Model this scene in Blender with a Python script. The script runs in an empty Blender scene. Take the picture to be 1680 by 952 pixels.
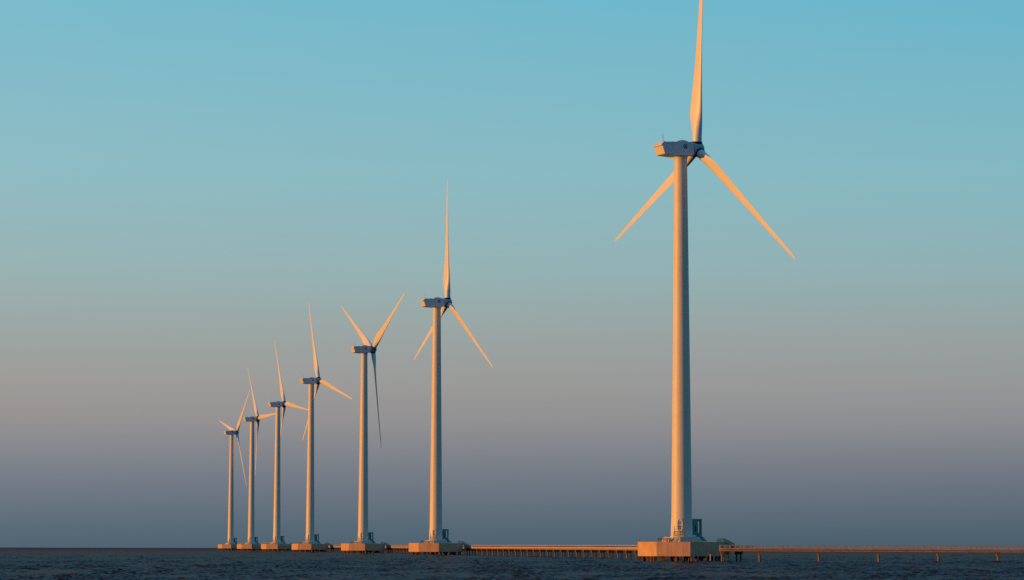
import bpy, bmesh, math, random
import numpy as np
from mathutils import Vector, Matrix

S = bpy.context.scene
COL = S.collection
R_EARTH = 7.0e6                      # earth radius with usual refraction
EYE = 3.09                           # camera height above the water (m)

# ------------------------------------------------------------------ camera
cam_d = bpy.data.cameras.new('camera')
cam_d.sensor_width = 36.0
cam_d.lens = 4890.5 / 1680 * 36.0
cam_d.clip_start = 0.5
cam_d.clip_end = 60000
cam = bpy.data.objects.new('camera', cam_d)
COL.objects.link(cam)
_p, _r = math.radians(4.904), math.radians(0.125)
_er = Vector((1, 0, 0)); _eu = Vector((0, -math.sin(_p), math.cos(_p))); _ef = Vector((0, math.cos(_p), math.sin(_p)))
_R = _er * math.cos(_r) + _eu * math.sin(_r)
_U = _eu * math.cos(_r) - _er * math.sin(_r)
cam.matrix_world = Matrix(((_R.x, _U.x, -_ef.x, 0), (_R.y, _U.y, -_ef.y, 0), (_R.z, _U.z, -_ef.z, EYE), (0, 0, 0, 1)))
S.camera = cam

# ------------------------------------------------------------------ sun, sky, exposure
SUN_ELEV = math.radians(3.6)
SUN_AZ = math.radians(258.0)         # clockwise from +Y: low on the left, a little behind the camera
sun_dir = Vector((math.sin(SUN_AZ) * math.cos(SUN_ELEV), math.cos(SUN_AZ) * math.cos(SUN_ELEV), math.sin(SUN_ELEV)))
sl = bpy.data.lights.new('sun', 'SUN')
sl.energy = 4.2
sl.color = (1.0, 0.385, 0.065)
sl.angle = math.radians(0.5)
so = bpy.data.objects.new('sun', sl)
so.rotation_euler = sun_dir.to_track_quat('Z', 'Y').to_euler()
so.location = (-300, -100, 60)
COL.objects.link(so)

W = bpy.data.worlds.new('World'); S.world = W; W.use_nodes = True
nt = W.node_tree; N = nt.nodes; L = nt.links
N.clear()
def srgb(r, g, b):
    f = lambda c: (c / 255 / 12.92) if c / 255 <= 0.04045 else ((c / 255 + 0.055) / 1.055) ** 2.4
    return (f(r), f(g), f(b), 1.0)
def math_node(op, a, b=None, tree=None, clamp=False):
    t = tree or nt
    n = t.nodes.new('ShaderNodeMath'); n.operation = op; n.use_clamp = clamp
    for i, v in enumerate((a, b)):
        if v is None: continue
        if isinstance(v, (int, float)): n.inputs[i].default_value = v
        else: t.links.new(v, n.inputs[i])
    return n.outputs[0]
def ramp_node(tree, fac, stops, interp='LINEAR'):
    n = tree.nodes.new('ShaderNodeValToRGB'); cr = n.color_ramp; cr.interpolation = interp
    while len(cr.elements) < len(stops): cr.elements.new(0.5)
    for e, (p, c) in zip(cr.elements, stops): e.position = p; e.color = c if len(c) == 4 else (*c, 1)
    tree.links.new(fac, n.inputs[0]); return n.outputs[0]
def mix_rgb(tree, fac, a, b, mode='MIX'):
    n = tree.nodes.new('ShaderNodeMix'); n.data_type = 'RGBA'; n.blend_type = mode
    for i, v in ((0, fac), (6, a), (7, b)):
        if isinstance(v, (int, float)): n.inputs[i].default_value = v
        elif isinstance(v, tuple): n.inputs[i].default_value = v if len(v) == 4 else (*v, 1)
        else: tree.links.new(v, n.inputs[i])
    return n.outputs[2]
out = N.new('ShaderNodeOutputWorld'); bg = N.new('ShaderNodeBackground')
L.new(bg.outputs[0], out.inputs[0])
tc = N.new('ShaderNodeTexCoord')
sep = N.new('ShaderNodeSeparateXYZ'); L.new(tc.outputs['Generated'], sep.inputs[0])
dx, dy, dz = sep.outputs
# evening sky of the half that lies away from the sun: slate at the horizon, mauve, pale, teal; by elevation
el = math_node('DIVIDE', math_node('ADD', dz, 0.004), 0.30, clamp=True)
def zpos(z): return (z + 0.004) / 0.30
lowL = ramp_node(nt, el, [
    (zpos(-0.003), srgb(78, 98, 111)), (zpos(0.006), srgb(91, 108, 121)), (zpos(0.020), srgb(115, 123, 134)),
    (zpos(0.031), srgb(133, 136, 142)), (zpos(0.042), srgb(151, 147, 147)), (zpos(0.054), srgb(158, 156, 153)), (zpos(0.070), srgb(157, 166, 163)),
    (zpos(0.092), srgb(153, 179, 180)), (zpos(0.125), srgb(143, 188, 196)), (zpos(0.182), srgb(121, 187, 205)),
    (1.0, srgb(88, 150, 185))])
lowR = ramp_node(nt, el, [
    (zpos(-0.003), srgb(70, 90, 103)), (zpos(0.006), srgb(82, 100, 114)), (zpos(0.020), srgb(105, 115, 128)),
    (zpos(0.031), srgb(123, 128, 136)), (zpos(0.042), srgb(140, 142, 146)), (zpos(0.054), srgb(150, 152, 152)), (zpos(0.070), srgb(151, 162, 161)),
    (zpos(0.092), srgb(144, 176, 179)), (zpos(0.125), srgb(132, 184, 194)), (zpos(0.182), srgb(106, 181, 203)),
    (1.0, srgb(74, 140, 178))])
az = math_node('ADD', math_node('MULTIPLY', dx, 2.9), 0.5, clamp=True)
low = mix_rgb(nt, az, lowL, lowR)
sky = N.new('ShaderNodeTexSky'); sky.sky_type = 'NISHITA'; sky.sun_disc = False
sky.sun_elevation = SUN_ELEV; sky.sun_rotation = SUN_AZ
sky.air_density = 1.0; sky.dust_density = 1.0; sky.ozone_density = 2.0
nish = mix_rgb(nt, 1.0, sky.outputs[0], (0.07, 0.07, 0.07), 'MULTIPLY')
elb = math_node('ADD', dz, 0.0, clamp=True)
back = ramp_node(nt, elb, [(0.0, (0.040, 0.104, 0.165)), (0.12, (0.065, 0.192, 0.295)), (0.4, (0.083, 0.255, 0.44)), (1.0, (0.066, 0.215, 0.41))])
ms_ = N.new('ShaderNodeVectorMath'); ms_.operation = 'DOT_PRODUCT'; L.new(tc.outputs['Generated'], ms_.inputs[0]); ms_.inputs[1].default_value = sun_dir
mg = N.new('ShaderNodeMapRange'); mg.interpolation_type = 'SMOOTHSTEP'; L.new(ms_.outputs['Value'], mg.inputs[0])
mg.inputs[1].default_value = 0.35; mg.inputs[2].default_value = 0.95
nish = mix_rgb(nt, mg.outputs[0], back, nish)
# the daylight sky takes over away from the twilight band opposite the sun
m = N.new('ShaderNodeMapRange'); m.interpolation_type = 'SMOOTHSTEP'
L.new(dy, m.inputs[0]); m.inputs[1].default_value = 0.30; m.inputs[2].default_value = 0.90
m2 = N.new('ShaderNodeMapRange'); m2.interpolation_type = 'SMOOTHSTEP'
L.new(dz, m2.inputs[0]); m2.inputs[1].default_value = 0.55; m2.inputs[2].default_value = 0.22
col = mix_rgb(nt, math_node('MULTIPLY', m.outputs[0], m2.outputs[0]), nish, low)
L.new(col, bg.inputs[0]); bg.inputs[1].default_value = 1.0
W.cycles.sampling_method = 'MANUAL'; W.cycles.sample_map_resolution = 2048

S.view_settings.view_transform = 'Standard'; S.view_settings.look = 'None'
S.view_settings.gamma = 1.0; S.view_settings.exposure = 0.0; S.view_settings.use_curve_mapping = False
S.render.engine = 'CYCLES'
S.cycles.max_bounces = 6; S.cycles.sample_clamp_indirect = 1.0; S.cycles.caustics_reflective = False
S.cycles.use_denoising = False

# ------------------------------------------------------------------ materials
def new_mat(name):
    m = bpy.data.materials.new(name); m.use_nodes = True
    t = m.node_tree; b = t.nodes['Principled BSDF']
    return m, t, b
def noise(t, vec, scale, detail=4, rough=0.55):
    n = t.nodes.new('ShaderNodeTexNoise'); n.inputs['Scale'].default_value = scale
    n.inputs['Detail'].default_value = detail; n.inputs['Roughness'].default_value = rough
    if vec is not None: t.links.new(vec, n.inputs['Vector'])
    return n.outputs['Fac']
def obj_vec(t, scale=(1, 1, 1)):
    c = t.nodes.new('ShaderNodeTexCoord'); i = t.nodes.new('ShaderNodeObjectInfo')
    mp = t.nodes.new('ShaderNodeMapping'); mp.inputs['Scale'].default_value = scale
    off = t.nodes.new('ShaderNodeVectorMath'); off.operation = 'ADD'
    t.links.new(c.outputs['Object'], off.inputs[0])
    mul = t.nodes.new('ShaderNodeMath'); mul.operation = 'MULTIPLY'; mul.inputs[1].default_value = 37.0
    t.links.new(i.outputs['Random'], mul.inputs[0]); t.links.new(mul.outputs[0], off.inputs[1])
    t.links.new(off.outputs[0], mp.inputs['Vector'])
    return mp.outputs[0]
def surface(name, base, var, rough, scale=(1, 1, 1), nscale=1.5, streak=None, bump=0.0, metal=0.0, spec=0.4):
    m, t, b = new_mat(name)
    v = obj_vec(t, scale)
    f = noise(t, v, nscale, 6, 0.6)
    c = ramp_node(t, f, [(0.30, tuple(x * (1 - var) for x in base)), (0.70, tuple(min(1, x * (1 + var * .6)) for x in base))])
    if streak:
        v2 = obj_vec(t, (1.6, 1.6, 0.10))
        f2 = noise(t, v2, 1.2, 5, 0.65)
        k = ramp_node(t, f2, [(0.52, (0, 0, 0)), (0.78, (1, 1, 1))])
        sc = t.nodes.new('ShaderNodeMath'); sc.operation = 'MULTIPLY'; sc.inputs[1].default_value = streak[1]
        t.links.new(k, sc.inputs[0])
        c = mix_rgb(t, sc.outputs[0], c, streak[0])
    t.links.new(c, b.inputs['Base Color'])
    b.inputs['Roughness'].default_value = rough; b.inputs['Metallic'].default_value = metal
    b.inputs['Specular IOR Level'].default_value = spec
    if bump:
        bn = t.nodes.new('ShaderNodeBump'); bn.inputs['Strength'].default_value = bump; bn.inputs['Distance'].default_value = 0.03
        t.links.new(noise(t, v, nscale * 7, 4, 0.6), bn.inputs['Height']); t.links.new(bn.outputs[0], b.inputs['Normal'])
    return m
M_tower = surface('tower_paint', (0.66, 0.62, 0.52), 0.05, 0.5, streak=((0.52, 0.50, 0.46), 0.35), nscale=0.35)
M_shell = surface('nacelle_shell', (0.66, 0.66, 0.65), 0.06, 0.5, nscale=0.9, streak=((0.46, 0.45, 0.43), 0.4))
M_blade = surface('blade_gelcoat', (0.69, 0.71, 0.73), 0.05, 0.42, nscale=0.4, streak=((0.60, 0.58, 0.55), 0.15))
M_dark = surface('dark_rubber', (0.02, 0.022, 0.025), 0.2, 0.7)
M_hub = surface('hub_paint', (0.40, 0.43, 0.45), 0.1, 0.5)
M_blue = surface('emblem_blue', (0.012, 0.045, 0.22), 0.1, 0.5)
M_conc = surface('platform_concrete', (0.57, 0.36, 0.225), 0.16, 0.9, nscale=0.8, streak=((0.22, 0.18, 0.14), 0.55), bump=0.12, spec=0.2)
M_plinth = surface('plinth_concrete', (0.50, 0.46, 0.40), 0.12, 0.9, nscale=1.0, streak=((0.28, 0.24, 0.2), 0.4), bump=0.12, spec=0.2)
M_pile = surface('pile_concrete', (0.21, 0.14, 0.10), 0.3, 0.9, nscale=1.2, streak=((0.05, 0.042, 0.035), 0.8), bump=0.2, spec=0.2)
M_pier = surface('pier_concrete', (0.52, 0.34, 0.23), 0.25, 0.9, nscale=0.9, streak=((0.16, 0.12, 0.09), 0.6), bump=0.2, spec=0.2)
M_teal = surface('teal_paint', (0.07, 0.27, 0.235), 0.15, 0.5, nscale=1.5, streak=((0.05, 0.08, 0.08), 0.4))
M_red = surface('red_paint', (0.30, 0.035, 0.02), 0.25, 0.55, nscale=3, streak=((0.16, 0.06, 0.03), 0.5))
M_steel = surface('galvanised_steel', (0.34, 0.34, 0.33), 0.15, 0.55, nscale=3, metal=0.3)
M_rail = surface('rail_steel', (0.34, 0.28, 0.22), 0.25, 0.7, nscale=3)
M_wood = surface('weathered_wood', (0.018, 0.015, 0.012), 0.3, 0.9, nscale=6)
M_post = surface('pale_post', (0.45, 0.40, 0.34), 0.2, 0.8, nscale=2)

def water_mat():
    m, t, b = new_mat('sea_water')
    c = t.nodes.new('ShaderNodeTexCoord')
    def vec(s):
        mp = t.nodes.new('ShaderNodeMapping'); mp.inputs['Scale'].default_value = s
        t.links.new(c.outputs['Object'], mp.inputs[0]); return mp.outputs[0]
    silt = noise(t, vec((0.11, 0.022, 1)), 1.0, 5, 0.62)           # drifting muddy patches
    colr = ramp_node(t, silt, [(0.40, (0.011, 0.013, 0.017)), (0.58, (0.019, 0.018, 0.019)), (0.72, (0.052, 0.032, 0.022))])
    t.links.new(colr, b.inputs['Base Color'])
    b.inputs['Roughness'].default_value = 0.9; b.inputs['Specular IOR Level'].default_value = 0.0
    bn = t.nodes.new('ShaderNodeBump'); bn.inputs['Strength'].default_value = 1.0; bn.inputs['Distance'].default_value = 0.018
    t.links.new(noise(t, vec((1.0, 1.0, 1)), 2.6, 4, 0.6), bn.inputs['Height'])
    t.links.new(bn.outputs[0], b.inputs['Normal'])
    # wind-roughened water: facets hide one another, so it mirrors far less near grazing than a flat pool
    g = t.nodes.new('ShaderNodeBsdfGlossy'); g.inputs['Roughness'].default_value = 0.08; g.inputs['Color'].default_value = (0.93, 0.86, 0.93, 1)
    t.links.new(bn.outputs[0], g.inputs['Normal'])
    fz = t.nodes.new('ShaderNodeFresnel'); fz.inputs['IOR'].default_value = 1.33; t.links.new(bn.outputs[0], fz.inputs['Normal'])
    k = math_node('MULTIPLY', math_node('MINIMUM', fz.outputs[0], 0.5, tree=t), 0.26, tree=t)
    mx = t.nodes.new('ShaderNodeMixShader'); t.links.new(k, mx.inputs[0])
    t.links.new(b.outputs[0], mx.inputs[1]); t.links.new(g.outputs[0], mx.inputs[2])
    t.links.new(mx.outputs[0], t.nodes['Material Output'].inputs['Surface'])
    return m
M_water = water_mat()

# ------------------------------------------------------------------ mesh helpers
class MB:
    def __init__(s): s.v = []; s.f = []; s.sm = []
    def add(s, vs, fs, smooth=False):
        o = len(s.v); s.v += [tuple(v) for v in vs]
        for f in fs: s.f.append([i + o for i in f]); s.sm.append(smooth)
        return s
    def box(s, c, size, M=None):
        hx, hy, hz = (q / 2 for q in size)
        vs = [Vector((x, y, z)) for z in (-hz, hz) for x, y in ((-hx, -hy), (hx, -hy), (hx, hy), (-hx, hy))]
        if M is not None: vs = [M @ v for v in vs]
        c = Vector(c); vs = [v + c for v in vs]
        return s.add(vs, [(3, 2, 1, 0), (4, 5, 6, 7), (0, 1, 5, 4), (1, 2, 6, 5), (2, 3, 7, 6), (3, 0, 4, 7)])
    def bar(s, a, b, w, h=None):
        a = Vector(a); b = Vector(b); d = b - a; h = h or w
        y = d.normalized(); up = Vector((0, 0, 1)) if abs(y.z) < 0.95 else Vector((1, 0, 0))
        x = y.cross(up).normalized(); z = x.cross(y)
        M = Matrix((x, y, z)).transposed()
        return s.box((a + b) / 2, (w, d.length, h), M)
    def tube(s, a, b, r0, r1=None, n=10, caps=True):
        a = Vector(a); b = Vector(b); r1 = r0 if r1 is None else r1
        d = (b - a).normalized(); up = Vector((0, 0, 1)) if abs(d.z) < 0.95 else Vector((1, 0, 0))
        x = d.cross(up).normalized(); y = d.cross(x)
        vs = []
        for p, r in ((a, r0), (b, r1)):
            for i in range(n):
                q = 2 * math.pi * i / n; vs.append(p + (x * math.cos(q) + y * math.sin(q)) * r)
        s.add(vs, [(i, i + n, (i + 1) % n + n, (i + 1) % n) for i in range(n)], True)
        if caps: s.add(vs, [tuple(range(n)), tuple(range(2 * n - 1, n - 1, -1))])
        return s
    def lathe(s, prof, n=48, axis='z', smooth=True):
        vs = []
        for r, z in prof:
            for i in range(n):
                q = 2 * math.pi * i / n
                vs.append((r * math.cos(q), r * math.sin(q), z) if axis == 'z' else (r * math.cos(q), z, r * math.sin(q)))
        fs = []
        for k in range(len(prof) - 1):
            for i in range(n):
                j = (i + 1) % n
                f = (k * n + i, k * n + j, (k + 1) * n + j, (k + 1) * n + i)
                fs.append(f if axis == 'z' else f[::-1])
        s.add(vs, fs, smooth)
        e = (len(prof) - 1) * n
        c0 = tuple(range(n - 1, -1, -1)); c1 = tuple(range(e, e + n))
        s.add(vs, [c0 if axis == 'z' else c0[::-1], c1 if axis == 'z' else c1[::-1]])
        return s
    def frustum(s, poly0, z0, poly1, z1):
        n = len(poly0)
        vs = [(x, y, z0) for x, y in poly0] + [(x, y, z1) for x, y in poly1]
        return s.add(vs, [tuple(range(n - 1, -1, -1)), tuple(range(n, 2 * n))] + [(i, (i + 1) % n, (i + 1) % n + n, i + n) for i in range(n)])
    def build(s, name, mat, parent=None, bevel=0.0, M=None):
        me = bpy.data.meshes.new(name); me.from_pydata(s.v, [], s.f); me.validate()
        if not bevel and len(me.polygons) == len(s.sm): me.polygons.foreach_set('use_smooth', s.sm)
        if bevel:
            bm = bmesh.new(); bm.from_mesh(me); bmesh.ops.remove_doubles(bm, verts=bm.verts, dist=1e-5)
            bmesh.ops.recalc_face_normals(bm, faces=bm.faces)
            bmesh.ops.bevel(bm, geom=list(bm.edges), offset=bevel, segments=2, affect='EDGES', clamp_overlap=True)
            bm.to_mesh(me); bm.free()
        me.materials.append(mat)
        o = bpy.data.objects.new(name, me); COL.objects.link(o)
        if parent: o.parent = parent
        if M is not None: o.matrix_local = M
        return o
def thing(name, loc=(0, 0, 0), rz=0.0):
    o = bpy.data.objects.new(name, None); COL.objects.link(o)
    o.location = loc; o.rotation_euler = (0, 0, rz); o.empty_display_size = 0.5
    return o
def tag(o, label, cat, group=None):
    o['label'] = label; o['category'] = cat
    if group: o['group'] = group
    return o
def copy_tree(o, parent=None):
    c = o.copy(); COL.objects.link(c)
    if parent: c.parent = parent
    for ch in list(o.children): copy_tree(ch, c)
    return c
def drop(x, y): return -(x * x + y * y) / (2 * R_EARTH)     # the sea's surface on the round earth

# ------------------------------------------------------------------ the sea: one sheet out past the horizon
def make_sea():
    rng = np.random.default_rng(5)
    fine = np.arange(-0.25, 0.2501, 0.0004)
    rest = np.linspace(0.28, 2 * math.pi - 0.28, 70)
    azs = np.concatenate([fine, rest])
    rs = [2.0, 30.0, 80.0, 140.0, 180.0, 210.0]
    r = 225.0
    while r < 9000:
        rs.append(r); r += 0.24 if r < 440 else 0.24 * (r / 440) ** 2.2
    rs = np.array(rs)
    A, Rr = np.meshgrid(azs, rs)
    X = Rr * np.sin(A); Y = Rr * np.cos(A)
    H = np.zeros_like(X)
    sel = slice(0, len(fine))
    x = X[:, sel]; y = Y[:, sel]; h = np.zeros_like(x)
    nw = 64
    lam = np.exp(rng.uniform(math.log(0.65), math.log(7.0), nw))
    th = math.radians(245) + rng.normal(0, math.radians(42), nw)
    amp = 0.0098 * lam ** 0.4 * rng.uniform(0.6, 1.3, nw)
    for l, t_, a_ in zip(lam, th, amp):
        k = 2 * math.pi / l; ph = rng.uniform(0, 6.283)
        kx, ky = k * math.sin(t_), k * math.cos(t_)
        q = kx * x + ky * y + ph
        h += a_ * ((np.sin(q) + 0.2 * np.cos(2 * q)) if l > 3.5 else (1.45 - 2.3 * np.abs(np.sin(q / 2))))   # short chop has sharp crests
    gust = np.ones_like(x)
    for _ in range(14):                                          # wave groups and cat's-paws
        l = math.exp(rng.uniform(math.log(5), math.log(70))); t_ = rng.uniform(0, 6.283)
        gust += 0.15 * np.sin(2 * math.pi / l * (x * math.sin(t_) + 0.35 * y * math.cos(t_)) + rng.uniform(0, 6.283))
    gust = np.clip(gust, 0.15, 2.3)
    fade = np.clip((0.25 - np.abs(fine)) / 0.03, 0, 1)[None, :] * (np.clip((rs - 215) / 30, 0, 1) * np.clip((4200 - rs) / 2700, 0.03, 1))[:, None]
    H[:, sel] = h * gust * fade
    Z = H - Rr ** 2 / (2 * R_EARTH)
    nr, nc = X.shape
    co = np.stack([X, Y, Z], -1).reshape(-1, 3).astype(np.float32)
    i = np.arange(nr - 1)[:, None] * nc; j = np.arange(nc)[None, :]; j2 = (j + 1) % nc
    q = np.stack([i + j, i + nc + j, i + nc + j2, i + j2], -1).reshape(-1, 4).astype(np.int32)[:, ::-1]
    me = bpy.data.meshes.new('water')
    me.vertices.add(len(co)); me.vertices.foreach_set('co', co.ravel())
    me.loops.add(q.size); me.loops.foreach_set('vertex_index', q.ravel())
    me.polygons.add(len(q)); me.polygons.foreach_set('loop_start', np.arange(0, q.size, 4, dtype=np.int32))
    me.polygons.foreach_set('use_smooth', np.ones(len(q), dtype=bool))
    me.update(calc_edges=True)
    me.materials.append(M_water)
    o = bpy.data.objects.new('water', me); COL.objects.link(o)
    o['kind'] = 'structure'; o['label'] = 'dark choppy sea reaching to the horizon'
    return o
make_sea()

# ------------------------------------------------------------------ layout
HUB_Z = 84.18; TILT = math.radians(3.93); CONE = math.radians(1.19); OVER = 3.89
P_TOP, P_BOT, P_RAD, P_OR = 3.96, 1.09, 9.07, math.radians(-82.26)
ROW = [  # x, y, yaw of the rotor axis, azimuth of the first blade
    (34.53, 606.57, 62.7, 8.08), (-25.16, 995.23, 67.2, 5.44), (-61.23, 1234.4, 65.6, 59.8), (-99.02, 1471.0, 64.8, -14.5),
    (-134.67, 1716.9, 68.7, -22.8), (-166.97, 1918.7, 69.5, -32.5), (-201.78, 2149.5, 64.7, 44.5)]
row_dir = Vector((ROW[1][0] - ROW[0][0], ROW[1][1] - ROW[0][1], 0)).normalized()
row_n = Vector((row_dir.y, -row_dir.x, 0))                    # to the right of the row
def polar(a, r): return (r * math.sin(a), -r * math.cos(a))   # angle from "towards the camera", turning to the right

# ------------------------------------------------------------------ wind turbine
def blade_mesh():
    st = [  # r, chord, thickness ratio, circle blend, twist(deg)
        (1.05, 1.86, 1.0, 1.0, 22), (1.7, 1.86, 1.0, 1.0, 22), (2.6, 1.92, .95, .85, 22), (3.8, 2.20, .74, .52, 21), (5.2, 2.66, .52, .20, 20),
        (6.6, 3.00, .40, .05, 18.5), (7.8, 3.12, .34, 0, 17), (9.2, 3.03, .31, 0, 15), (11.5, 2.74, .28, 0, 12.5), (14.5, 2.36, .26, 0, 10),
        (18, 2.02, .24, 0, 7.5), (22, 1.70, .22, 0, 5.5), (26, 1.42, .21, 0, 3.8), (30, 1.18, .20, 0, 2.5), (34, .95, .19, 0, 1.4),
        (37.5, .76, .18, 0, .6), (39.6, .62, .18, 0, .2), (40.6, .46, .18, 0, 0), (41.05, .28, .18, 0, 0), (41.25, .08, .18, 0, 0)]
    n = 26; vs = []
    for r, c, tk, bl, tw in st:
        t = math.radians(tw + 3)
        le = Vector((math.cos(t), math.sin(t), 0)); nn = Vector((-math.sin(t), math.cos(t), 0))
        for i in range(n):
            q = 2 * math.pi * i / n
            xc = 0.5 * (1 + math.cos(q))                       # 1 = trailing edge, 0 = leading edge
            yt = 5 * tk * (0.2969 * math.sqrt(xc) - 0.126 * xc - 0.3516 * xc ** 2 + 0.2843 * xc ** 3 - 0.1015 * xc ** 4)
            ya = yt * (1 if q < math.pi else -0.72) + 0.025 * math.sin(math.pi * xc)
            xa = 0.32 - xc
            xr, yr = -0.5 * math.cos(q), 0.5 * math.sin(q)
            px = (xa * (1 - bl) + xr * bl) * c; py = (ya * (1 - bl) + yr * bl) * c
            pre = 0.9 * (r / 41.25) ** 2.5
            p = le * px + nn * py
            vs.append((p.x, p.y + pre * 0.25, r))
    fs = []
    for k in range(len(st) - 1):
        for i in range(n):
            j = (i + 1) % n
            fs.append((k * n + i, (k + 1) * n + i, (k + 1) * n + j, k * n + j))
    mb = MB(); mb.add(vs, fs, True)
    e = (len(st) - 1) * n
    mb.add(vs, [tuple(range(n)), tuple(range(e + n - 1, e - 1, -1))])
    return mb
def fix_normals(o):
    bm = bmesh.new(); bm.from_mesh(o.data); bmesh.ops.remove_doubles(bm, verts=bm.verts, dist=1e-5)
    bmesh.ops.recalc_face_normals(bm, faces=bm.faces); bm.to_mesh(o.data); bm.free()
def arc(cx, cz, r, a0, a1, n=14, rz=None):
    rz = rz or r
    return [(cx + r * math.cos(math.radians(a0 + (a1 - a0) * i / n)), cz + rz * math.sin(math.radians(a0 + (a1 - a0) * i / n))) for i in range(n + 1)]
def stroke(mb, pts, w, x=2.0, t=0.02):
    for (s0, z0), (s1, z1) in zip(pts, pts[1:]):
        if abs(s0 - s1) + abs(z0 - z1) < 1e-6: continue
        mb.bar((x, s0, z0), (x, s1, z1), w if False else t, w)

def make_turbine():
    root = thing('wind_turbine')
    # tower: slightly flared foot, long taper, flange seams between its sections
    z0, zt = P_TOP + 1.0, HUB_Z - 1.46
    def rad(z): return 2.10 + (1.31 - 2.10) * (z - 8) / (zt - 8)
    prof = [(2.30, z0), (2.30, z0 + .22), (2.21, z0 + .24), (2.19, z0 + 2.0), (2.12, 8.6), (rad(8.9), 8.9)]
    prof += [(rad(z), z) for z in range(12, 82, 4)] + [(1.31, zt)]
    tb = MB().lathe(prof, 64)
    for zs in (8.7, 30.5, 56.0): tb.lathe([(rad(zs) + .022, zs - .09), (rad(zs) + .022, zs + .09)], 64)
    tb.lathe([(1.40, zt - .5), (1.40, zt - .05)], 48)
    tower = tb.build('tower', M_tower, root)
    # oval door with louvres, on a small landing with a steep stair
    da = math.radians(-12)
    Rz = Matrix.Rotation(da, 4, 'Z')
    zd = z0 + 1.15
    door = MB(); fr = MB()
    hw, hh = .46, 1.18
    def oval(e):
        pts = []
        for i in range(28):
            q = 2 * math.pi * i / 28
            pts.append(((hw + e) * math.copysign(abs(math.cos(q)) ** .72, math.cos(q)), zd + .05 + hh + (hh + e) * math.copysign(abs(math.sin(q)) ** .85, math.sin(q))))
        return pts
    def plate(mb, pts, y0, y1):
        n = len(pts)
        vs = [(x, y0, z) for x, z in pts] + [(x, y1, z) for x, z in pts]
        mb.add(vs, [tuple(range(n)), tuple(range(2 * n - 1, n - 1, -1))] + [(i, i + n, (i + 1) % n + n, (i + 1) % n) for i in range(n)])
    plate(door, oval(0), -2.20, -1.9)
    d_o = door.build('door', M_shell, tower, M=Rz); fix_normals(d_o)
    n = 28; a_, b_ = oval(.0), oval(.12)
    vs = [(x, y, z) for y in (-2.29, -1.9) for ring in (a_, b_) for x, z in ring]
    fs = []
    for i in range(n):
        j = (i + 1) % n
        fs += [(i, n + i, n + j, j), (n + i, 3 * n + i, 3 * n + j, n + j), (2 * n + i, i, j, 2 * n + j), (3 * n + i, 2 * n + i, 2 * n + j, 3 * n + j)]
    fr.add(vs, fs)
    fo = fr.build('door_frame', M_shell, tower, M=Rz); fix_normals(fo)
    for zc, hgt in ((zd + 1.72, .62), (zd + .85, .72)):
        lv = MB().box((-.06, -2.213, zc), (.50, .03, hgt))
        for k in range(6): lv.box((-.06, -2.24, zc - hgt / 2 + (k + .5) * hgt / 6), (.46, .04, .05))
        lv.build('louvre', M_rail, d_o)
    ld = MB().box((0, -2.75, zd - .04), (2.0, 1.2, .10))
    for sx in (-.95, .95):
        ld.bar((sx, -3.3, zd - .1), (sx, -2.2, zd - .9), .07)
    land = ld.build('door_landing', M_rail, root, M=Rz)
    stm = MB()
    for sx in (-1.0, .25): stm.bar((sx, -3.32, zd), (sx, -4.0, P_TOP + 1.0), .06, .16)
    for k in range(5):
        f = (k + .5) / 5; stm.box((-.375, -3.32 - .68 * f, zd - (zd - P_TOP - 1.0) * f), (1.25, .2, .04))
    stm.build('stair', M_rail, land)
    for sx in (-1.0, .25):
        hr = MB()
        hr.tube((sx, -3.34, zd), (sx, -3.34, zd + 1.0), .035, n=6); hr.tube((sx, -3.34, zd + 1.0), (sx, -4.0, P_TOP + 1.9), .035, n=6)
        hr.tube((sx, -4.0, P_TOP + 1.9), (sx, -4.0, P_TOP + 1.0), .035, n=6)
        if sx < 0:
            hr.tube((sx, -3.34, zd + 1.0), (sx, -2.2, zd + 1.0), .035, n=6); hr.tube((sx, -3.34, zd + .5), (sx, -2.2, zd + .5), .03, n=6)
        else:
            hr.tube((.97, -3.34, zd), (.97, -3.34, zd + 1.0), .035, n=6); hr.tube((.97, -3.34, zd + 1.0), (.97, -2.2, zd + 1.0), .035, n=6)
            hr.tube((.25, -3.34, zd + 1.0), (.97, -3.34, zd + 1.0), .035, n=6)
        hr.build('handrail', M_rail, land)
    # nacelle (its own frame: x to the side, y along the rotor axis, z up)
    prof = [(2.15, -1.40), (2.15, 1.22), (1.7, 1.34), (-4.95, 1.44), (-5.2, .95), (-5.25, .62), (-4.85, -1.02), (-4.4, -1.16), (-1.7, -1.46), (1.6, -1.48)]
    nb = MB(); n = len(prof); wd = 1.78
    def wid(s, z): return wd - (.12 if s > 1.9 else 0) - (.08 if s < -5.0 else 0)
    vs = [(sx * wid(s, z), s, z) for sx in (-1, 1) for s, z in prof]
    nb.add(vs, [tuple(range(n)), tuple(range(2 * n - 1, n - 1, -1))] + [(i, i + n, (i + 1) % n + n, (i + 1) % n) for i in range(n)])
    nac = nb.build('nacelle', M_shell, root, bevel=.06)
    hood = MB()
    pr = [(-4.6, 1.52), (-4.9, 1.49), (-5.58, .80), (-5.58, .68), (-5.2, .68), (-4.9, 1.36), (-4.6, 1.40)]
    n = len(pr)
    vs = [(sx * 1.76, s, z) for sx in (-1, 1) for s, z in pr]
    hood.add(vs, [tuple(range(n)), tuple(range(2 * n - 1, n - 1, -1))] + [(i, i + n, (i + 1) % n + n, (i + 1) % n) for i in range(n)])
    hood.build('rear_hood', M_shell, nac, bevel=.03)
    hat = MB()
    pr = [(-1.5, 1.36), (-1.35, 1.58), (-.5, 1.80), (.25, 1.80), (1.1, 1.58), (1.3, 1.32)]
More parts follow.
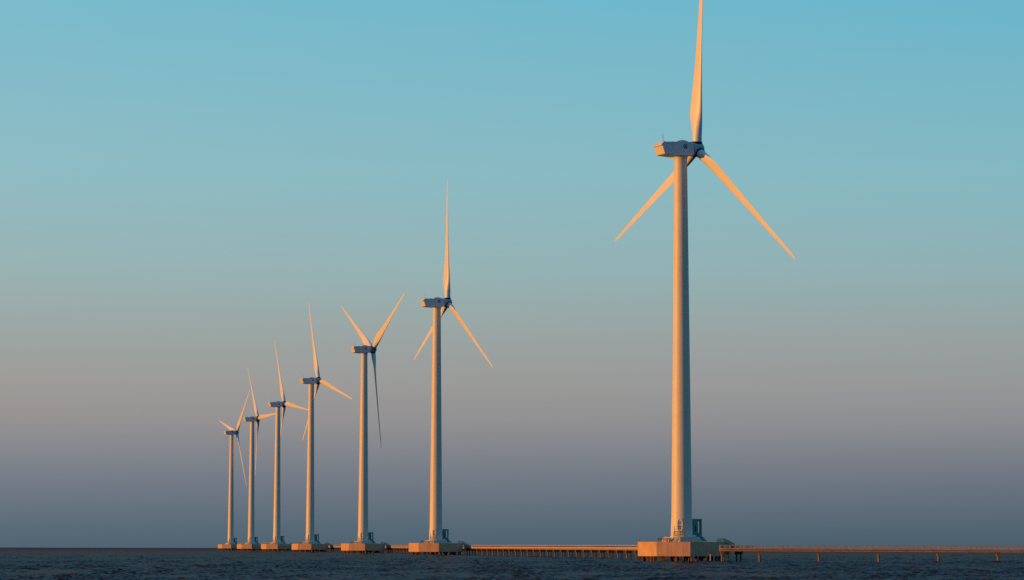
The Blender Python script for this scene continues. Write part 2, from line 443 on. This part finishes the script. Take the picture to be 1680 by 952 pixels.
    n = len(pr); vs = [(sx * w, s, z) for sx, w in ((-1, 1.1), (1, 1.1)) for s, z in pr]
    hat.add(vs, [tuple(range(n)), tuple(range(2 * n - 1, n - 1, -1))] + [(i, i + n, (i + 1) % n + n, (i + 1) % n) for i in range(n)])
    hat.build('roof_hatch', M_shell, nac, bevel=.05)
    ms = MB().tube((.3, -4.2, 1.4), (.3, -4.2, 2.95), .04, .03, n=8).tube((.05, -4.2, 2.55), (.55, -4.2, 2.55), .02, n=6)
    ms.box((.3, -4.2, 3.0), (.14, .14, .10)); ms.box((.3, -4.2, 1.46), (.25, .25, .08))
    ms.build('wind_mast', M_dark, nac)
    lt = MB().tube((-.6, -3.2, 1.38), (-.6, -3.2, 1.62), .13, .10, n=12)
    lt.build('warning_light', M_steel, nac)
    MB().box((.8, -2.5, 1.46), (.5, .4, .14)).build('roof_vent', M_steel, nac)
    # round blue monogram on the side of the nacelle: double ring, four scrolls, interlaced script
    em = MB(); cs, cz, er = .12, .42, .46
    em_x = 1.786
    stroke(em, arc(cs, cz, er, 0, 360, 36), .07, em_x)
    for q in (45, 135, 225, 315):
        ex, ez = cs + .30 * math.cos(math.radians(q)), cz + .30 * math.sin(math.radians(q))
        stroke(em, arc(ex, ez, .11, q - 130, q + 130, 12), .05, em_x + .004)
    stroke(em, arc(cs - .10, cz + .0, .15, 40, 330, 16, .19), .06, em_x + .008)
    stroke(em, [(cs - .1, cz - .02), (cs + .04, cz - .02), (cs + .05, cz - .2), (cs - .05, cz - .3)], .05, em_x + .010)
    stroke(em, arc(cs + .15, cz + .10, .10, 60, 300, 12), .055, em_x + .012)
    stroke(em, arc(cs + .15, cz - .09, .11, 60, 300, 12), .055, em_x + .014)
    em.build('emblem', M_blue, nac)
    # hub with its spinner and the black gap behind it
    hb = MB().lathe([(1.08, 2.10), (1.36, 2.30), (1.44, 2.6), (1.44, 4.3), (1.36, 4.65), (1.16, 4.98), (.80, 5.22), (.38, 5.34), (.05, 5.37)], 40, axis='y')
    hub = hb.build('hub', M_hub, root); fix_normals(hub)
    for p in hub.data.polygons: p.use_smooth = True
    MB().lathe([(1.30, 1.95), (1.30, 2.3)], 32, axis='y').build('gap_seal', M_dark, hub)
    col_m = MB().lathe([(1.04, 1.15), (1.06, 1.55), (1.0, 1.62)], 32)
    bm0 = blade_mesh()
    blades = []
    for k in range(3):
        b = bm0.build('blade', M_blade, root) if k == 0 else bpy.data.objects.new('blade', blades[0].data)
        if k == 0: fix_normals(b); [setattr(p, 'use_smooth', True) for p in b.data.polygons]
        else: COL.objects.link(b); b.parent = root
        blades.append(b)
    cm = None
    for b in blades:
        if cm is None: cm = col_m.build('root_collar', M_dark, b); fix_normals(cm)
        else:
            o = bpy.data.objects.new('root_collar', cm.data); COL.objects.link(o); o.parent = b
    return root
def pose(root, yaw, azim):
    yaw = math.radians(yaw)
    a = Vector((math.sin(yaw) * math.cos(TILT), math.cos(yaw) * math.cos(TILT), math.sin(TILT)))
    u = Vector((math.cos(yaw), -math.sin(yaw), 0)); w = u.cross(a)
    def mat(x, y, z, o): return Matrix(((x.x, y.x, z.x, o.x), (x.y, y.y, z.y, o.y), (x.z, y.z, z.z, o.z), (0, 0, 0, 1)))
    base = Vector((0, 0, HUB_Z)); k = 0
    for ch in root.children:
        nm = ch.name.split('.')[0]
        if nm in ('nacelle', 'hub'): ch.matrix_local = mat(u, a, w, base)
        if nm == 'blade':
            th = math.radians(azim) + k * 2 * math.pi / 3; k += 1
            c = u * math.cos(th) - w * math.sin(th); d = u * math.sin(th) + w * math.cos(th)
            d2 = d * math.cos(CONE) + a * math.sin(CONE); a2 = a * math.cos(CONE) - d * math.sin(CONE)
            ch.matrix_local = mat(c, a2, d2, base + a * OVER)

# ------------------------------------------------------------------ octagonal platform on piles
def make_platform():
    root = thing('turbine_platform')
    oct_ = [polar(P_OR + i * math.pi / 4, P_RAD) for i in range(8)]
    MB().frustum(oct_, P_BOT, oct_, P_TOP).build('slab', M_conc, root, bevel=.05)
    def sq(r): return [polar(math.radians(a), r) for a in (-122.5, -97.6, -32.5, -7.6, 57.5, 82.4, 147.5, 172.4)]
    MB().frustum(sq(4.25), P_TOP - .01, sq(3.65), P_TOP + 1.0).build('plinth', M_plinth, root, bevel=.04)
    pm = MB().box((0, 0, -.2), (.44, .44, 2.6)).build('pile', M_pile, root)
    spots = []
    for i in range(8):
        a0, a1 = (Vector(polar(P_OR + q * math.pi / 4, P_RAD - .75)) for q in (i, i + 1))
        for f in (0.06, .56): spots.append(a0.lerp(a1, f))
    for i in range(14): spots.append(Vector(polar(i * .4488 + .2, 6.1)))
    for i in range(9): spots.append(Vector(polar(i * .698 + .1, 3.8)))
    for i in range(4): spots.append(Vector(polar(i * 1.57 + .5, 1.6)))
    rnd = random.Random(4)
    for i, p in enumerate(spots):
        o = pm if i == 0 else pm.copy()
        if i: COL.objects.link(o); o.parent = root
        o.location = (p.x, p.y, 0); o.rotation_euler = (0, 0, rnd.uniform(-.3, .3))
    return root
def make_stair():
    # foot-stair from the platform edge down to the walkway: x runs along row_n, y along the row
    root = thing('platform_stair')
    hw = .55
    zt, zb = P_TOP + .02, 2.86
    MB().box((8.15, 0, zt), (1.5, 1.3, .10)).build('landing', M_pier, root)
    st = MB()
    for k in range(6):
        f = (k + .5) / 6; st.box((8.95 + 2.0 * f, 0, zt - (zt - zb) * f), (.36, 1.1, .06))
    st.build('tread', M_pier, root)
    for s in (-1, 1):
        MB().bar((8.85, s * hw, zt - .12), (11.0, s * hw, zb - .05), .08, .30).build('stringer', M_rail, root)
        h = MB()
        for x, z in ((7.55, zt), (8.05, zt), (8.75, zt), (9.5, zt - .40), (10.2, zt - .78), (10.85, zt - 1.05)):
            h.box((x, s * .6, z + .33), (.10, .08, .66))
        h.bar((7.5, s * .6, zt + .64), (8.75, s * .6, zt + .64), .09, .12); h.bar((8.75, s * .6, zt + .64), (10.9, s * .6, zt - .43), .09, .12)
        h.bar((7.5, s * .6, zt + .32), (8.75, s * .6, zt + .32), .07, .08); h.bar((8.75, s * .6, zt + .32), (10.9, s * .6, zt - .75), .07, .08)
        h.build('handrail', M_rail, root)
    return root
def make_cabin():
    # tall teal steel cabin, front turned 25 degrees to the right, open bay at its right end
    root = thing('electrical_cabin')
    H = 4.55; w0, w1 = -1.9, 1.25; dp = .95
    MB().box(((w0 + .28) / 2, dp / 2, H / 2 + .25), (.28 - w0, dp, H - .5)).build('panel_box', M_teal, root)
    MB().box(((w0 + w1) / 2, dp / 2, H + .06), (w1 - w0 + .12, dp + .16, .16)).build('roof', M_teal, root)
    fr = MB().box((w1 - .09, dp / 2, H / 2 - .01), (.18, dp, H - .02)).box(((w1 - .18 + .28) / 2, dp / 2, H - .24), (w1 - .46, dp - .02, .44))
    fr.build('bay_frame', M_teal, root)
    MB().box((.67, .4, .62), (.74, .7, 1.22)).build('bay_locker', M_teal, root)
    MB().box(((w0 + w1) / 2, dp / 2, .12), (w1 - w0 + .5, dp + .5, .26)).frustum([(w1 - .2, -.3), (w1 + 1.3, -.2), (w1 + 1.3, 1.2), (w1 - .2, 1.2)], -.98, [(w1 - .2, -.2), (w1 + .35, -.1), (w1 + .35, 1.0), (w1 - .2, 1.0)], .02).build('base', M_teal, root)
    d = MB().box((-.18, -.02, 1.95), (.86, .05, 2.9)).build('door', M_teal, root)
    MB().box((-.30, -.052, 2.30), (.32, .03, 1.45)).build('window', M_dark, d)
    MB().box((.16, -.07, 2.2), (.06, .07, .22)).build('handle', M_steel, d)
    return root
def make_barrier():
    root = thing('red_barrier')
    f = MB()
    for z in (.72, .42): f.bar((-.42, 0, z), (.42, 0, z), .06, .13)
    f.build('rail', M_red, root)
    for x in (-.36, 0.02, .36):
        MB().bar((x, -.18, 0), (x, 0, .78), .07).bar((x, .18, 0), (x, .02, .78), .07).build('leg', M_red, root)
    return root
def make_guard():
    # low concrete-post guard rail along two front edges of a platform
    root = thing('guard_rail')
    pts = [Vector((*polar(P_OR + i * math.pi / 4, P_RAD - .35), 0)) for i in range(3)]
    r = MB()
    for a, b in zip(pts, pts[1:]): r.bar(a + Vector((0, 0, .62)), b + Vector((0, 0, .62)), .14, .16)
    r.build('rail', M_post, root)
    p0 = None
    for a, b in zip(pts, pts[1:]):
        for k in range(5):
            q = a.lerp(b, k / 5)
            if p0 is None: p0 = MB().box((0, 0, .27), (.16, .16, .54)).build('post', M_post, root); o = p0
            else: o = p0.copy(); COL.objects.link(o); o.parent = root
            o.location = q
    return root

T_LAB = [
    'nearest and by far the largest wind turbine, one blade cut by the top edge',
    'second tallest wind turbine, one blade straight up, left of the largest turbine',
    'wind turbine with two blades raised in a V and one hanging down',
    'wind turbine just left of the V-bladed one, a blade dipping to the right',
    'small wind turbine, third from the left, right blade reaching the next tower',
    'small distant wind turbine with its right blade held level, second from the left',
    'smallest, farthest wind turbine at the left end of the row, one blade hanging down']
WHERE = ['nearest and largest turbine', 'second tallest turbine', 'V-bladed turbine', 'fourth turbine from the left', 'third turbine from the left',
         'second turbine from the left', 'farthest, leftmost turbine']
protoT, protoP, protoS, protoC, protoB, protoG = make_turbine(), make_platform(), make_stair(), make_cabin(), make_barrier(), make_guard()
row_rz = math.atan2(row_n.y, row_n.x)
used_b = used_g = False
for i, (x, y, yaw, azm) in enumerate(ROW):
    z = drop(x, y)
    t = protoT if i == 0 else copy_tree(protoT)
    t.location = (x, y, z); pose(t, yaw, azm)
    tag(t, T_LAB[i], 'wind turbine', 'wind turbines in a row over the sea')
    p = protoP if i == 0 else copy_tree(protoP)
    p.location = (x, y, z)
    tag(p, 'octagonal concrete platform on piles carrying the ' + WHERE[i], 'platform', 'octagonal concrete turbine platforms')
    s = protoS if i == 0 else copy_tree(protoS)
    s.location = (x, y, z); s.rotation_euler = (0, 0, row_rz)
    tag(s, 'railed stair from walkway to the platform of the ' + WHERE[i], 'stair', 'stairs from the walkway to the platforms')
    c = protoC if i == 0 else copy_tree(protoC)
    c.location = (x + 3.15, y + 1.3, z + P_TOP + .92); c.rotation_euler = (0, 0, math.radians(25))
    c.scale = (.92, .92, .80)
    tag(c, 'teal cabin with open bay beside the tower of the ' + WHERE[i], 'cabin', 'teal cabins beside the towers')
    if i < 4:
        for k, (bx, by, rz) in enumerate(((-4.6, -3.2, .1), (-3.6, -3.6, -.25), (-2.75, -4.1, .2))):
            b = copy_tree(protoB) if used_b else protoB
            used_b = True
            b.location = (x + bx, y + by, z + P_TOP + .01); b.rotation_euler = (0, 0, rz)
            tag(b, ('left', 'middle', 'right')[k] + ' of three red barriers on the platform of the ' + WHERE[i], 'barrier', 'red barriers on the platforms')
    elif i in (4, 5):
        g = copy_tree(protoG) if used_g else protoG
        used_g = True
        g.location = (x, y, z + P_TOP + .005)
        tag(g, 'low pale guard rail on the platform of the ' + WHERE[i], 'guard rail', 'guard rails on the far platforms')

# ------------------------------------------------------------------ piers
BENT = 11.7
def bent_mesh():
    cap = MB().box((0, 0, 1.80), (1.55, .62, .70))
    pile = MB().tube((0, 0, -1.6), (0, 0, 1.5), .19, n=12)
    return cap, pile
bent_proto = None
def make_pier(p0, p1, label, first=0.0, wide=1.0, drop_end=0.0, spots=None):
    """walkway on two-pile bents from p0 to p1 (world xy); local y runs along it"""
    global bent_proto
    a = Vector((p0[0], p0[1], 0)); b = Vector((p1[0], p1[1], 0)); d = b - a; ln = d.length
    rz = math.atan2(d.y, d.x) - math.pi / 2
    root = thing('pier_walkway', a, rz)
    ca, sa = math.cos(rz), math.sin(rz)
    def zz(t): p = a + d.normalized() * t; return drop(p.x, p.y) - drop_end * t / ln
    nseg = max(1, int(round(ln / BENT)))
    def pieces(lst, name, mat):
        mb = MB()
        for k in range(nseg):
            t0, t1 = ln * k / nseg, ln * (k + 1) / nseg
            g = 0.012 if k < nseg - 1 else 0
            for (xc, w, zc, hgt) in lst: mb.bar((xc, t0, zz(t0) + zc), (xc, t1 - g, zz(t1) + zc), w, hgt)
        return mb.build(name, mat, root)
    hw = wide
    pieces([(0, 2 * hw, 2.61, .20)], 'deck', M_pier)
    for s in (-1, 1):
        pieces([(s * (hw + .08), .16, 2.65, .32)], 'edge_beam', M_pier)
        pieces([(s * (hw - .25), .28, 2.32, .34)], 'girder', M_pier)
        r = MB(); npost = int(ln / 1.02)
        for k in range(nseg):
            t0, t1 = ln * k / nseg, ln * (k + 1) / nseg
            r.bar((s * (hw + .08), t0, zz(t0) + 3.28), (s * (hw + .08), t1, zz(t1) + 3.28), .13, .15)
        for k in range(npost + 1):
            t = k * ln / npost
            big = (k % 12 == 0)
            r.box((s * (hw + .08), t, zz(t) + 3.01), (.11, .20 if big else .11, .44 + (.14 if big else 0)))
        r.build('railing', M_pier, root)
    pieces([(-(hw + .20), .09, 2.36, .09)], 'conduit', M_dark)
    for t in spots or [first + k * BENT for k in range(int((ln - first) / BENT) + 1)]:
        if bent_proto is None:
            cap, pile = bent_mesh()
            o = cap.build('bent', M_pile, root); pl = pile.build('pile', M_pile, o); pl.location = (-.43, 0, 0)
            p2 = pl.copy(); COL.objects.link(p2); p2.parent = o; p2.location = (.43, 0, 0)
            bent_proto = o
        else: o = copy_tree(bent_proto, root)
        o.location = (0, t, zz(t))
    tag(root, label, 'pier', 'concrete pier walkways')
    return root
OFFS = 11.75
def along(i, t):  # point of the walkway line beside turbine i, t metres further along the row
    p = Vector((ROW[i][0], ROW[i][1], 0)) + row_n * OFFS + row_dir * t
    return p
for i in range(6):
    a = along(i, -11.0 if i == 0 else 0.3)
    nx = Vector((ROW[i + 1][0], ROW[i + 1][1], 0)) + row_n * OFFS
    lab = ['long sunlit pier walkway from the nearest turbine back to the second tallest', 'sunlit pier walkway between the second tallest and the V-bladed turbine',
           'short stretch of pier walkway between the V-bladed turbine and the fourth from the left', 'far pier walkway between the fourth and third turbines from the left',
           'far pier walkway between the third and second turbines from the left', 'farthest pier walkway between the two leftmost turbines'][i]
    make_pier(a, nx, lab, first=10.8 if i == 0 else 5.5)
make_pier((41.0, 589.0), (260.0, 586.0), 'long railed pier walkway running right from the nearest turbine out of the picture', drop_end=.5, spots=[.45, 7.85] + [19.5 + 11.72 * k for k in range(17)])

# ------------------------------------------------------------------ small things in the water
mp = thing('mooring_pile', (39.6, 596.0, drop(39.6, 596)))
MB().tube((0, 0, -1.5), (0.05, 0, 1.62), .13, .12, n=12).build('shaft', M_post, mp)
MB().tube((0.05, 0, 1.60), (0.055, 0, 1.86), .15, .14, n=12).build('cap', M_dark, mp)
tag(mp, 'short pale mooring pile with dark cap in front of the nearest platform', 'mooring pile')
def stake(name, base, pts, r, label):
    o = MB()
    for p, q in zip(pts, pts[1:]): o.tube(p, q, r, r * .9, n=7)
    s = o.build(name, M_wood, None); s.location = base
    return tag(s, label, 'stake')
stake('wooden_stake', (1.12, 252.0, drop(1.1, 252)), [(0.22, 0, -1.0), (0.10, 0, -.05), (-.06, 0, .48), (-.16, 0, .78), (-.30, 0, 1.0)], 0.032, 'thin crooked dark stake leaning left in the water at the bottom edge')
s2 = stake('wooden_stake', (3.52, 252.0, drop(3.5, 252)), [(0, 0, -1.0), (0.0, 0, .3), (-.01, 0, .72)], .025, 'short straight dark stake in the water, right of the crooked stake')
